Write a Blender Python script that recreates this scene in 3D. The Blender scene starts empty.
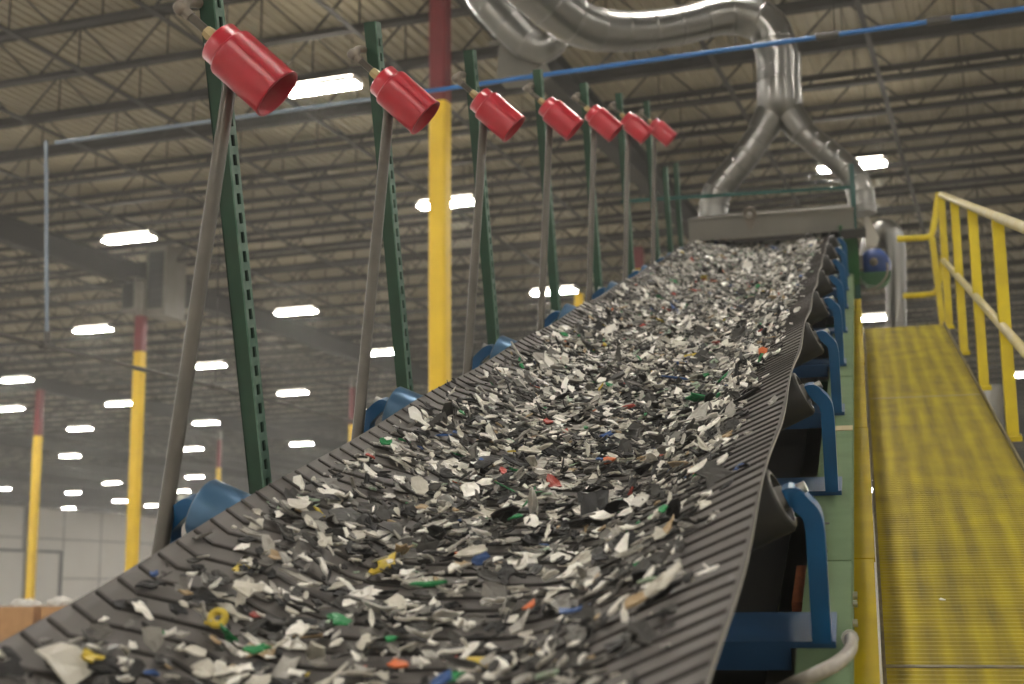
import bpy, math, random
import numpy as np
from mathutils import Matrix, Vector, Euler

S = bpy.context.scene
COL = S.collection
R = math.radians

# ------------------------------------------------------------------ camera
F = 1400.0                     # focal length in pixels of the 1024x684 frame
PITCH, ROLL, YAW, INCL = 10.112, -0.5, 14.310, 16.878
CZ = 2.6                       # camera height above the hall floor
def _cam_axes():
    p, r, y = R(PITCH), R(ROLL), R(YAW)
    fw = np.array([0, math.cos(p), math.sin(p)]); rt = np.array([1., 0, 0]); up = np.cross(rt, fw)
    rt2 = rt * math.cos(r) + up * math.sin(r); up2 = -rt * math.sin(r) + up * math.cos(r)
    c, s = math.cos(y), math.sin(y)
    Z = np.array([[c, -s, 0], [s, c, 0], [0, 0, 1]])
    return np.array([Z @ a for a in (rt2, up2, fw)])
CAX = _cam_axes()
def ray(x, y):
    d = np.array([(x - 512) / F, -(y - 342) / F, 1.]) @ CAX
    return d / np.linalg.norm(d)
def at_y(x, y, Y):             # point of the world plane Y = const seen at a pixel of the photograph
    d = ray(x, y); d = d * (Y / d[1]); return Vector((d[0], d[1], d[2] + CZ))
def at_z(x, y, z):             # same, at a height above the camera
    d = ray(x, y); d = d * (z / d[2]); return Vector((d[0], d[1], d[2] + CZ))
ct, st = math.cos(R(INCL)), math.sin(R(INCL))
def W(u, v, w):                # conveyor frame (across, up the slope, normal) -> world
    return Vector((u, v * ct - w * st, v * st + w * ct + CZ))
def uvw_hit(x, y, axis, k):
    d = ray(x, y); q = np.array([d[0], d[1] * ct + d[2] * st, -d[1] * st + d[2] * ct])
    return q * (k / q[axis])
AZ = R(174.5)                  # building axes
E1 = np.array([math.cos(AZ), math.sin(AZ)]); E2 = np.array([math.sin(AZ), -math.cos(AZ)])
def B(a, b, z):                # building grid -> world (z above camera)
    p = E1 * a + E2 * b; return Vector((p[0], p[1], z + CZ))
BROT = AZ - math.pi            # rotation whose local -x is E1

cd = bpy.data.cameras.new('camera'); cam = bpy.data.objects.new('camera', cd); COL.objects.link(cam)
cd.sensor_width = 36; cd.lens = F * 36 / 1024; cd.clip_start = 0.05; cd.clip_end = 500
m = Matrix((CAX[0], CAX[1], -CAX[2])).transposed().to_4x4(); m.translation = (0, 0, CZ)
cam.matrix_world = m
cd.dof.use_dof = True; cd.dof.focus_distance = 3.7; cd.dof.aperture_fstop = 3.9
S.camera = cam
S.view_settings.view_transform = 'Standard'; S.view_settings.look = 'None'
S.view_settings.gamma = 1; S.view_settings.exposure = 0.2; S.view_settings.use_curve_mapping = False

# --------------------------------------------------------------- materials
def lin(h):
    h = h.lstrip('#'); o = []
    for i in (0, 2, 4):
        c = int(h[i:i + 2], 16) / 255
        o.append(c / 12.92 if c <= .04045 else ((c + .055) / 1.055) ** 2.4)
    return (*o, 1)
MATS = {}
def mat(name, c1, c2=None, scale=8, rough=.5, metal=0., bump=0., stretch=None, detail=4, spec=.5, contrast=(.35, .65)):
    if name in MATS: return MATS[name]
    M = bpy.data.materials.new(name); M.use_nodes = True; nt = M.node_tree; N, L = nt.nodes, nt.links
    b = N['Principled BSDF']; b.inputs['Roughness'].default_value = rough; b.inputs['Metallic'].default_value = metal
    b.inputs['Specular IOR Level'].default_value = spec
    b.inputs['Base Color'].default_value = lin(c1); M.diffuse_color = lin(c1)
    if c2 or bump:
        tc = N.new('ShaderNodeTexCoord'); mp = N.new('ShaderNodeMapping'); nz = N.new('ShaderNodeTexNoise')
        L.new(tc.outputs['Object'], mp.inputs['Vector']); L.new(mp.outputs['Vector'], nz.inputs['Vector'])
        if stretch: mp.inputs['Scale'].default_value = stretch
        nz.inputs['Scale'].default_value = scale; nz.inputs['Detail'].default_value = detail
        if c2:
            cr = N.new('ShaderNodeValToRGB'); e = cr.color_ramp.elements
            e[0].position, e[1].position = contrast; e[0].color, e[1].color = lin(c1), lin(c2)
            L.new(nz.outputs['Fac'], cr.inputs['Fac']); L.new(cr.outputs['Color'], b.inputs['Base Color'])
        if bump:
            bp = N.new('ShaderNodeBump'); bp.inputs['Strength'].default_value = bump; bp.inputs['Distance'].default_value = .01
            L.new(nz.outputs['Fac'], bp.inputs['Height']); L.new(bp.outputs['Normal'], b.inputs['Normal'])
    MATS[name] = M; return M
def glow(name, col, strength):
    M = bpy.data.materials.new(name); M.use_nodes = True; nt = M.node_tree
    for n in list(nt.nodes): nt.nodes.remove(n)
    o = nt.nodes.new('ShaderNodeOutputMaterial'); e = nt.nodes.new('ShaderNodeEmission')
    e.inputs['Color'].default_value = lin(col); e.inputs['Strength'].default_value = strength
    nt.links.new(e.outputs[0], o.inputs[0]); return M

M_deck = mat('tan_roof_deck', '#938a74', '#9c937c', 1.5, .6)
M_joist = mat('grey_joist_paint', '#34322e', '#3b3935', 2, .7)
M_girder = mat('dark_girder_paint', '#33322e', '#3a3935', 1, .85)
M_floor = mat('concrete_floor', '#b9b4ab', '#c6c1b8', .6, .4)
M_wall = mat('white_wall_panel', '#f1ece3', '#f5f1e9', .5, .7)
M_wallgrey = mat('grey_wall_panel', '#77736c', '#827e76', .5, .7)
M_red = mat('red_canister_paint', '#a81629', '#9a1222', 12, .32)
M_redcol = mat('red_column_paint', '#6a191f', '#731e24', 4, .5)
M_yel = mat('yellow_column_paint', '#e6c01e', '#dcb519', 3, .45)
M_yrail = mat('yellow_rail_paint', '#cdb800', '#bca608', 9, .42)
M_ykick = mat('yellow_plate_paint', '#a89200', '#998400', 6, .65, spec=.2)
M_handrail = mat('worn_handrail', '#b5a25a', '#bdb18c', 10, .4)
M_gpost = mat('green_post_paint', '#123524', '#163e2b', 14, .45)
M_gedge = mat('worn_green_post_face', '#5d7a6b', '#3e6150', 30, .5)
M_conduit = mat('grey_conduit', '#4a4640', '#544f48', 14, .36, .35)
M_fit = mat('grey_pipe_fitting', '#6f675e', '#7d756b', 40, .5, .3)
M_brass = mat('brass_fitting', '#a5966c', None, rough=.4, metal=.3)
M_duct = mat('galvanised_duct', '#7d7c79', None, rough=.28, metal=.95)
M_hood = mat('grey_hood_paint', '#6f6c66', '#76736c', 5, .5)
M_green = mat('pale_green_stringer', '#677c5d', '#5f7355', 8, .8, spec=.2)
M_dkgreen = mat('dark_green_frame', '#0d4a1c', '#125424', 8, .5)
M_teal = mat('dark_teal_post', '#12443f', '#17504a', 8, .5)
M_blue = mat('blue_bracket_paint', '#0a5180', '#094873', 10, .4)
M_bbeam = mat('dusty_blue_beam', '#234b73', '#1e4367', 6, .5)
M_broll = mat('blue_steel_roller', '#44688a', '#395b78', 9, .3, .35, stretch=(1, 1, 1))
M_droll = mat('dark_roller_rubber', '#1e1d1a', '#1a1917', 6, .65)
M_rollend = mat('grey_roller_end', '#605e5a', '#6c6a66', 16, .45, .4)
M_belt = mat('dusty_grey_belt', '#534f4c', '#5d5956', 7, .62, bump=.1)
M_bedge = mat('pale_belt_edge', '#96938e', '#a5a29c', 30, .6)
M_rib = mat('black_belt_rib', '#2b2825', '#332f2c', 20, .7)
M_dark = mat('dark_frame_steel', '#2b2b29', '#333230', 4, .6)
M_pan = mat('grey_under_pan', '#4a4843', '#413f3b', 4, .5)
M_bolt = mat('zinc_bolt', '#b9b9b4', None, rough=.3, metal=.8)
M_motor = mat('blue_motor_paint', '#27427c', '#2d4a88', 10, .4)
M_white = mat('white_sheet_metal', '#c9c4ba', '#d4cfc5', 5, .45)
M_pipeblue = mat('blue_pipe_paint', '#2767ab', '#2b6db3', 4, .4)
M_pipepaled = mat('glare_paled_blue_pipe', '#6f7c8c', '#7b8896', 4, .4)  # blue pipe colour paled toward grey to imitate glare on its left run
M_pipedark = mat('dark_air_line', '#4a4743', None, rough=.5)
M_house = mat('fixture_housing', '#b8b8b4', None, rough=.5)
M_card = mat('brown_cardboard', '#b48a5c', '#a97f52', 5, .8)
M_bag = mat('white_bag_plastic', '#d8d5cf', '#c4c2bc', 6, .5)
M_bagd = mat('dark_bag_plastic', '#2c2c2e', '#38383a', 6, .5)
M_orange = mat('orange_plate', '#b0623a', '#9b5836', 40, .6)
M_hose = mat('grey_flexible_conduit', '#a39d93', '#8f8a81', 60, .4)
M_box = mat('grey_heater_cabinet', '#6c685f', '#757168', 4, .6)
M_tanbox = mat('masking_tape', '#b5a581', None, rough=.7)
M_steel = mat('worn_steel_edge', '#6c6556', '#857a62', 25, .45, .3)
M_lens = glow('led_lens', '#fffaf0', 172.0)
M_up = glow('added_uplight_glow', '#fff6e6', 17.0)

def grating_mat():
    M = bpy.data.materials.new('worn_yellow_grating'); M.use_nodes = True; nt = M.node_tree; N, L = nt.nodes, nt.links
    b = N['Principled BSDF']; b.inputs['Roughness'].default_value = .6
    tc = N.new('ShaderNodeTexCoord'); mp = N.new('ShaderNodeMapping'); mp.inputs['Scale'].default_value = (30, 1.3, 1)
    n1 = N.new('ShaderNodeTexNoise'); n1.inputs['Scale'].default_value = 1; n1.inputs['Detail'].default_value = 5
    n2 = N.new('ShaderNodeTexNoise'); n2.inputs['Scale'].default_value = 5; n2.inputs['Detail'].default_value = 6
    wv = N.new('ShaderNodeTexWave'); wv.inputs['Scale'].default_value = 3.6; wv.inputs['Distortion'].default_value = .7
    wv.inputs['Detail'].default_value = 3; wv.bands_direction = 'X'
    L.new(tc.outputs['Object'], mp.inputs['Vector']); L.new(mp.outputs['Vector'], n1.inputs['Vector'])
    L.new(tc.outputs['Object'], n2.inputs['Vector']); L.new(tc.outputs['Object'], wv.inputs['Vector'])
    a = N.new('ShaderNodeMath'); a.operation = 'ADD'; L.new(n1.outputs['Fac'], a.inputs[0]); L.new(n2.outputs['Fac'], a.inputs[1])
    w2 = N.new('ShaderNodeMath'); w2.operation = 'MULTIPLY_ADD'; w2.inputs[1].default_value = .38
    L.new(wv.outputs['Fac'], w2.inputs[0]); L.new(a.outputs[0], w2.inputs[2])
    h = N.new('ShaderNodeMath'); h.operation = 'MULTIPLY'; h.inputs[1].default_value = .5; L.new(w2.outputs[0], h.inputs[0])
    cr = N.new('ShaderNodeValToRGB'); e = cr.color_ramp.elements
    e[0].position = .34; e[0].color = lin('#6f6424'); e[1].position = .80; e[1].color = lin('#b3a20a')
    k = e.new(.56); k.color = lin('#948416')
    L.new(h.outputs[0], cr.inputs['Fac']); L.new(cr.outputs['Color'], b.inputs['Base Color'])
    return M
M_grate = grating_mat()

# ------------------------------------------------------------ mesh builder
class MB:
    def __init__(s): s.v = []; s.f = []; s.m = []; s.sm = []
    def add(s, vs, fs, mi=0, smooth=False):
        o = len(s.v); s.v += [tuple(p) for p in vs]
        for f in fs: s.f.append([i + o for i in f]); s.m.append(mi); s.sm.append(smooth)
    def box(s, lo, hi, mi=0, M=None):
        (a, b, c), (d, e, f) = lo, hi
        vs = [Vector(p) for p in ((a,b,c),(d,b,c),(d,e,c),(a,e,c),(a,b,f),(d,b,f),(d,e,f),(a,e,f))]
        if M is not None: vs = [M @ p for p in vs]
        s.add(vs, [(0,3,2,1),(4,5,6,7),(0,1,5,4),(1,2,6,5),(2,3,7,6),(3,0,4,7)], mi); return s
    def bar(s, p, q, a, b, mi=0, up=(0, 0, 1)):
        p, q = Vector(p), Vector(q); d = (q - p).normalized(); x = d.cross(Vector(up))
        if x.length < 1e-4: x = d.cross(Vector((1, 0, 0)))
        x.normalize(); y = x.cross(d)
        vs = [c + x * i * a / 2 + y * j * b / 2 for c in (p, q) for i, j in ((-1,-1),(1,-1),(1,1),(-1,1))]
        s.add(vs, [(0,1,2,3),(7,6,5,4),(0,4,5,1),(1,5,6,2),(2,6,7,3),(3,7,4,0)], mi); return s
    def tube(s, pts, r, seg=12, mi=0, caps=True, smooth=True):
        pts = [Vector(p) for p in pts]; n = len(pts); rr = r if isinstance(r, (list, tuple)) else [r] * n
        t0 = (pts[1] - pts[0]).normalized(); x = t0.cross(Vector((0, 0, 1)))
        if x.length < .05: x = t0.cross(Vector((1, 0, 0)))
        x.normalize(); vs = []
        for i, p in enumerate(pts):
            t = (pts[min(i + 1, n - 1)] - pts[max(i - 1, 0)]).normalized()
            x = (x - t * x.dot(t)).normalized(); y = t.cross(x)
            for k in range(seg):
                a = 2 * math.pi * k / seg; vs.append(p + (x * math.cos(a) + y * math.sin(a)) * rr[i])
        fs = [(i*seg+k, i*seg+(k+1) % seg, (i+1)*seg+(k+1) % seg, (i+1)*seg+k) for i in range(n-1) for k in range(seg)]
        s.add(vs, fs, mi, smooth)
        if caps:
            s.add(vs[:seg], [list(range(seg))[::-1]], mi); s.add(vs[-seg:], [list(range(seg))], mi)
        return s
    def lathe(s, prof, origin, axis, seg=24, mi=0, smooth=True):   # prof: (t along the axis, radius)
        o, d = Vector(origin), Vector(axis).normalized(); x = d.cross(Vector((0, 0, 1)))
        if x.length < .05: x = d.cross(Vector((1, 0, 0)))
        x.normalize(); y = d.cross(x); vs = []; n = len(prof)
        for t, r in prof:
            for k in range(seg):
                a = 2 * math.pi * k / seg; vs.append(o + d * t + (x * math.cos(a) + y * math.sin(a)) * r)
        s.add(vs, [(i*seg+k, i*seg+(k+1) % seg, (i+1)*seg+(k+1) % seg, (i+1)*seg+k) for i in range(n-1) for k in range(seg)], mi, smooth)
        return s
    def prism(s, poly, depth, place, mi=0):          # poly of 2D points, place(a, b, c) -> 3D
        n = len(poly); vs = [place(a, b, 0) for a, b in poly] + [place(a, b, depth) for a, b in poly]
        s.add(vs, [list(range(n))[::-1], list(range(n, 2*n))] + [(i, (i+1) % n, n+(i+1) % n, n+i) for i in range(n)], mi); return s
    def strip(s, pts, wid, th, place, mi=0):          # bent flat bar: 2D centre line, width along the third axis
        n = len(pts); L, Rr = [], []
        for i in range(n):
            a, b = Vector(pts[max(i-1, 0)]), Vector(pts[min(i+1, n-1)]); t = (b - a).normalized(); q = Vector((-t.y, t.x)) * th / 2
            L.append(Vector(pts[i]) + q); Rr.append(Vector(pts[i]) - q)
        poly = L + Rr[::-1]; vs = []
        for c in (-wid/2, wid/2): vs += [place(p.x, p.y, c) for p in poly]
        N = 2 * n; fs = []
        for i in range(n-1):
            for o, fl in ((0, 0), (N, 1)):
                q = [o+i, o+i+1, o+N-2-i, o+N-1-i]; fs.append(q if fl else q[::-1])
        fs += [(i, (i+1) % N, N+(i+1) % N, N+i) for i in range(N)]
        s.add(vs, fs, mi); return s
    def build(s, name, mats, parent=None, loc=None):
        me = bpy.data.meshes.new(name); me.from_pydata([tuple(v) for v in s.v], [], s.f); me.update()
        for k in (mats if isinstance(mats, (list, tuple)) else [mats]): me.materials.append(k)
        me.polygons.foreach_set('material_index', s.m); me.polygons.foreach_set('use_smooth', s.sm)
        o = bpy.data.objects.new(name, me); COL.objects.link(o)
        if parent: o.parent = parent
        if loc is not None: o.location = loc
        return o
def recalc(o):
    import bmesh
    b = bmesh.new(); b.from_mesh(o.data); bmesh.ops.recalc_face_normals(b, faces=b.faces); b.to_mesh(o.data); b.free(); return o
def tag(o, label, cat, group=None, kind=None):
    o['label'] = label; o['category'] = cat
    if group: o['group'] = group
    if kind: o['kind'] = kind
    return o
def struct(o): o['kind'] = 'structure'; return o
def thing(name, label, cat, loc, rot=(0, 0, 0), group=None):
    o = bpy.data.objects.new(name, None); COL.objects.link(o); o.location = loc; o.rotation_euler = rot
    o.empty_display_size = .1; return tag(o, label, cat, group)
def cthing(name, label, cat, uvw, group=None):      # a thing whose local axes are the conveyor's
    return thing(name, label, cat, W(*uvw), (R(INCL), 0, 0), group)
def dup(root, label=None, loc=None):
    r = root.copy(); COL.objects.link(r)
    if label: r['label'] = label
    if loc is not None: r.location = loc
    for ch in list(root.children):
        c = ch.copy(); COL.objects.link(c); c.parent = r
        for g in list(ch.children):
            d = g.copy(); COL.objects.link(d); d.parent = c
    return r
def smooth_path(pts, it=3):
    pts = [Vector(p) for p in pts]
    for _ in range(it):
        q = [pts[0]]
        for a, b in zip(pts, pts[1:]): q += [a.lerp(b, .25), a.lerp(b, .75)]
        pts = q + [pts[-1]]
    return pts

# ================================================================= THE HALL
Z0 = -CZ                        # floor, relative to the camera
DECK = 9.25
def hall_box(name, a0, a1, b0, b1, z0, z1, mt):
    o = B(a0, b0, z0); M = Matrix.Rotation(BROT, 4, 'Z')
    mb = MB(); mb.box((-(a1 - a0), 0, 0), (0, b1 - b0, z1 - z0)); ob = mb.build(name, mt); ob.location = o
    ob.rotation_euler = (0, 0, BROT); return ob
A_MIN, A_MAX, B_MIN, B_MAX = -34, 89, -24, 170
struct(hall_box('floor', A_MIN, A_MAX, B_MIN, B_MAX, Z0 - .2, Z0, M_floor))
def panel_wall(name, along, mt):
    pass
wl = struct(hall_box('wall_left', A_MAX, A_MAX + .3, B_MIN, B_MAX, Z0, DECK + .4, [M_wall, M_wallgrey]))
struct(hall_box('wall_right', A_MIN - .3, A_MIN, B_MIN, B_MAX, Z0, DECK + .4, M_wall))
struct(hall_box('wall_back', A_MIN, A_MAX, B_MAX, B_MAX + .3, Z0, DECK + .4, M_wall))
struct(hall_box('wall_front', A_MIN, A_MAX, B_MIN - .3, B_MIN, Z0, DECK + .4, M_wall))
# panel joints of the far wall: shallow vertical and horizontal grooves drawn as slim battens
mb = MB()
for b in np.arange(B_MIN + 2, B_MAX, 6.0): mb.box((0, b - B_MIN - .06, .1), (.04, b - B_MIN + .06, 11.8))
for z in (4.2, 8.0): mb.box((0, 0, z), (.04, B_MAX - B_MIN, z + .1))
o = mb.build('trim_1', M_wallgrey); o.location = B(A_MAX, B_MIN, Z0); o.rotation_euler = (0, 0, BROT); struct(o)
# corrugated deck: a folded sheet whose flutes run away from the camera
mb = MB(); x = 0; Lx = A_MAX - A_MIN; vs = []; pitch = .20
prof = []
while x < Lx:
    prof += [(x, 0), (x + .08, 0), (x + .10, .045), (x + .18, .045)]; x += pitch
vs = [(-p[0], 0, p[1]) for p in prof] + [(-p[0], B_MAX - B_MIN, p[1]) for p in prof]; n = len(prof)
mb.add(vs, [(i, i + 1, n + i + 1, n + i) for i in range(n - 1)])
o = mb.build('ceiling', M_deck); o.location = B(A_MIN, B_MIN, DECK); o.rotation_euler = (0, 0, BROT); struct(o)

# open-web joists
def chord(z0, h):
    mb = MB()
    for s in (-1, 1):
        mb.box((-Lx, .016 if s > 0 else -.07, z0), (0, .07 if s > 0 else -.016, z0 + .01))
        mb.box((-Lx, s * .02 - .005, z0 if h > 0 else z0 - .09), (0, s * .02 + .005, z0 + .10 if h > 0 else z0 + .01))
    return mb
JB, JT = 8.3, 9.17
j = thing('roof_joist', 'dark grey open web steel joist running crosswise under the tan roof deck', 'joist', B(A_MIN, 14.55, 0), (0, 0, BROT), 'open web roof joists')
chord(JB, 1).build('bottom_chord', M_joist, j); chord(JT, -1).build('top_chord', M_joist, j)
mb = MB(); x = 0; k = 0; pw = .84
while x < Lx - pw:
    a, b = (JB + .03, JT - .03) if k % 2 == 0 else (JT - .03, JB + .03)
    mb.bar((-x, 0, a), (-x - pw, 0, b), .03, .03, up=(0, 1, 0))
    if k % 2 == 1: mb.bar((-x, 0, JB + .03), (-x, 0, JT - .03), .022, .022, up=(0, 1, 0))
    x += pw; k += 1
mb.build('web', M_joist, j)
for i in range(-9, 90):
    if i: dup(j, loc=B(A_MIN, 14.55 + 1.68 * i, 0))
# bridging bars and girders run the other way
def long_bar(name, a, z, sec, mt, label, cat, group, b0=2, b1=B_MAX - 1.5):
    mb = MB(); 
    for lo, hi in sec: mb.box((lo[0], 0, lo[1]), (hi[0], b1 - b0, hi[1]))
    o = mb.build(name, mt); o.location = B(a, b0, z); o.rotation_euler = (0, 0, BROT)
    return tag(o, label, cat, group)
GA = [6.45 + 14.35 * k for k in range(-2, 6)]
for a in GA:
    long_bar('roof_girder', a, 7.72, [((-.15, 0), (.15, .03)), ((-.012, .03), (.012, .55)), ((-.15, .55), (.15, .58))], M_girder,
             'deep dark steel girder crossing under the joists toward the far end', 'girder', 'roof girders')
for k, a in enumerate([g + d for g in GA for d in (2.4, 4.8, 7.2, 9.6, 12.0)]):
    long_bar('joist_bridging', a, JB - .06, [((-.045, 0), (.045, .008)), ((-.004, 0), (.004, .06))], M_joist,
             'slim steel bridging bar tying the joists together underneath', 'bridging', 'joist bridging bars')

# columns
def column(a, b, label, w=.34, zb=5.95, zr=7.72):
    t = thing('hall_column', label, 'column', B(a, b, Z0), (0, 0, BROT), 'yellow and red hall columns')
    h = zb - Z0
    for nm, mt, z0, z1 in (('yellow_shaft', M_yel, 0, h), ('red_shaft', M_redcol, h, zr - Z0)) + ((('grey_shaft', M_box, zr - Z0, 7.72 - Z0),) if zr < 7.7 else ()):
        mb = MB(); hw = w / 2; c = .03
        poly = [(-hw + c, -hw), (hw - c, -hw), (hw, -hw + c), (hw, hw - c), (hw - c, hw), (-hw + c, hw), (-hw, hw - c), (-hw, -hw + c)]
        mb.prism(poly, z1 - z0, lambda p, q, r: Vector((p, q, z0 + r))); mb.build(nm, mt, t)
    mb = MB(); mb.box((-.3, -.3, 0), (.3, .3, .03)); mb.build('base_plate', M_dark, t)
    return t
for px, py, zz, w, zr, lab in [(440, 103, 5.95, .225, 7.72, 'nearest yellow column with red top, behind the second and third red canisters'),
    (140, 352, 5.95, .25, 6.85, 'yellow column with red top below the hanging heaters, left of the nearest grey conduit'),
    (38, 436, 5.95, .27, 7.72, 'yellow column with red top nearest the left edge of the photo'),
    (219, 468, 5.95, .2, 7.3, 'small distant yellow column seen above the nearest blue roller'),
    (352, 425, 5.95, .2, 7.3, 'thin distant yellow column just beside the foot of the second conduit'),
    (638, 270, 7.2, .25, 7.72, 'distant red column top seen behind the sixth green post')]:
    q = at_z(px, py, zz); column(float(np.dot(q[:2], E1)), float(np.dot(q[:2], E2)), lab, w, zz, zr)
q = at_z(579, 294, 5.0); t = thing('yellow_pole', 'slim yellow pole glimpsed between the fourth and fifth stands', 'pole', (q.x, q.y, 0))
mb = MB().tube([(0, 0, 0), (0, 0, q.z)], .08, 12); mb.build('shaft', M_yel, t)
mb = MB(); mb.box((-.2, -.2, 0), (.2, .2, .02)); mb.build('base_plate', M_dark, t)

# high bay lights
def light_proto():
    t = thing('high_bay_light', 'x', 'ceiling light', (0, 0, 0), (0, 0, BROT), 'linear high bay lights')
    mb = MB(); mb.prism([(-.16, 0), (.16, 0), (.16, .03), (.11, .09), (-.11, .09), (-.16, .03)], 1.24, lambda p, q, r: Vector((r - .62, p, q)))
    mb.build('housing', M_house, t)
    mb = MB()
    for s in (-1, 1): mb.box((-.58, s * .075 - .06, -.028), (.58, s * .075 + .06, -.002))
    mb.build('lens', M_lens, t)
    mb = MB(); mb.box((-.56, -.11, .09), (.56, .11, .098)); mb.build('added_uplight', M_up, t)  # glowing panel added on top of the housing to brighten the roof deck
    for s in (-1, 1): MB().tube([(s * .5, 0, .088), (s * .5, 0, .75)], .006, 6).build('hanger_wire', M_joist, t)
    return t
LP = light_proto(); first = [True]
HL = 7.55
def place_light(p, label):
    if first[0]: first[0] = False; LP['label'] = label; LP.location = p; return LP
    return dup(LP, label, p)
VIS = [((322, 88), 'large glaring high bay light right beside the nearest red canister'),
 ((129, 239), 'big bright high bay light above the hanging heaters at upper left'),
 ((93, 330), 'high bay light just left of the red top of the column with heaters'),
 ((17, 380), 'high bay light at the left edge, upper of the two there'),
 ((10, 409), 'high bay light at the left edge, lower of the two there'),
 ((80, 429), 'high bay light between the two left yellow columns, upper one'),
 ((120, 404), 'high bay light partly behind the column with heaters'),
 ((296, 312), 'high bay light right of the nearest green post, largest of those below it'),
 ((209, 366), 'high bay light just right of the nearest grey conduit, upper of three'),
 ((206, 423), 'high bay light just right of the nearest grey conduit, middle of three'),
 ((293, 393), 'high bay light right of the nearest green post, middle of three'),
 ((382, 353), 'high bay light between the second conduit and second green post'),
 ((302, 444), 'small high bay light right of the nearest green post, lowest of three'),
 ((192, 449), 'small high bay light just right of the nearest grey conduit, lowest of three'),
 ((70, 456), 'small high bay light between the two left yellow columns, middle one'),
 ((73, 493), 'tiny far high bay light just above the left white wall'),
 ((112, 483), 'small far high bay light just left of the column with heaters'),
 ((364, 413), 'high bay light beside the foot of the second grey conduit'),
 ((447, 204), 'bright high bay light partly behind the nearest tall yellow column'),
 ((554, 292), 'bright high bay light behind the fourth grey conduit and post'),
 ((852, 166), 'bright high bay light behind the right leg of the silver duct'),
 ((877, 318), 'high bay light below the blue motor at the top of the walkway'),
 ((1022, 375), 'high bay light at the right edge behind the yellow railing'),
 ((182, 491), 'tiny far high bay light left of the nearest blue roller'),
 ((195, 477), 'tiny far high bay light just above the nearest blue roller'),
 ((120, 501), 'tiny far high bay light at the top of the white wall'),
 ((3, 489), 'tiny far high bay light at the left edge of the photo')]
for (px, py), lab in VIS: place_light(at_z(px, py, HL), lab)
VP2 = [q for q, _ in VIS]
for i in range(-4, 9):
    for b in (-20, -12.5, -4.5, 3.2, 11.2, 19.2, 26.5, 35, 42.6, 50, 57.5, 67.6, 76, 85, 94, 103, 112, 121, 130, 139, 148, 157):
        a = 10.6 + 8.5 * i
        if b > 45 and a < -8: continue
        p = B(a, b, HL); d = CAX @ np.array([p.x, p.y, HL]); lab = 'linear high bay light hung overhead beyond the edges of the photo'
        if d[2] > 0:
            x, y = 512 + F * d[0] / d[2], 342 - F * d[1] / d[2]
            if -60 < x < 1084 and -60 < y < 744:
                if y < 480 or x < 8 or min(math.hypot(x - q[0], (y - q[1]) * 2) for q in VP2) < 30: continue
                lab = 'tiny far high bay light in the distant cluster low under the roof'
        place_light(p, lab)

# pipes under the roof
def pipe(name, pts, r, mt, label, cat, coup=(), hang=()):
    t = thing(name, label, cat, pts[0]); o = Vector(pts[0])
    mb = MB().tube([Vector(p) - o for p in pts], r, 10); mb.build('pipe_run', mt, t)
    for hx in hang:
        q = Vector(hx) - o; MB().tube([q, q + Vector((0, 0, JB + CZ - hx[2]))], .004, 6).build('hanger_rod', M_joist, t)
    for c in coup:
        c = Vector(c); d = (Vector(pts[1]) - o).normalized(); mb = MB().tube([c - o - d * .08, c - o + d * .08], r * 1.7, 10); mb.build('coupling', M_pipedark, t)
    return t
pa, pb = B(4.32, 9.5, 3.82), B(-4, 9.5, 3.82)
pipe('blue_pipe', [pa, pb], .017, M_pipeblue, 'blue pipe crossing the hall in front of the silver ducts', 'pipe', [B(1.05, 9.5, 3.82), B(.3, 9.5, 3.82)], [B(1.0, 9.5, 3.82), B(-3, 9.5, 3.82)])
pipe('paled_blue_pipe', [B(7.56, 9.5, 3.82), B(4.32, 9.5, 3.82)], .017, M_pipepaled, 'left run of the blue pipe, its colour paled to imitate glare', 'pipe', (), [B(5.9, 9.5, 3.82)])
p0 = at_z(46, 141, 3.82); d = ray(47, 346); tt = p0.y / d[1]; zd = d[2] * tt; pe = Vector(d * tt)
pipe('drop_pipe', [p0, Vector((pe.x, pe.y, CZ + zd))], .017, M_pipepaled, 'vertical blue grey drop pipe at the left side of the hall', 'pipe', [Vector((pe.x, pe.y, CZ + zd + .04))])
a0 = float(np.dot(np.array([pe.x, pe.y]), E1)); b0 = float(np.dot(np.array([pe.x, pe.y]), E2))
pipe('air_line', [B(a0, b0 - 3, zd), B(a0, b0 + 40, zd)], .02, M_pipedark, 'long dark air line sloping past the left columns', 'pipe', [B(a0, b0, zd), B(a0, b0 + 2.6, zd)], [B(a0, b0 + 2.6, zd), B(a0, b0 + 12, zd)])

# hanging heaters by the second column
def heater(px0, py0, px1, py1, D, label, depth):
    a, c = at_y(px0, py1, D), at_y(px1, py0, D); w, h = c.x - a.x, c.z - a.z
    t = thing('unit_heater', label, 'heater', a, (0, 0, BROT))
    mb = MB(); mb.box((0, 0, 0), (w, depth, h)); mb.build('cabinet', M_box, t)
    g = MB(); n = 7
    g.box((w * .12, -.02, h * .1), (w * .88, 0, h * .9)); 
    for i in range(n): g.box((w * .14, -.05, h * (.14 + .74 * i / n)), (w * .86, -.02, h * (.17 + .74 * i / n)))
    g.build('louver', M_dark, t)
    for s in (.15, .85): MB().tube([(w * s, depth / 2, h), (w * s, depth / 2, JB + CZ - a.z)], .012, 6).build('hanger_rod', M_joist, t)
heater(121, 276, 137, 312, 31.0, 'narrow dark fronted heater hanging left of the column top', .4)
heater(145, 244, 168, 316, 31.0, 'tall grey heater cabinet hanging right of the column top', .9)

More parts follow.
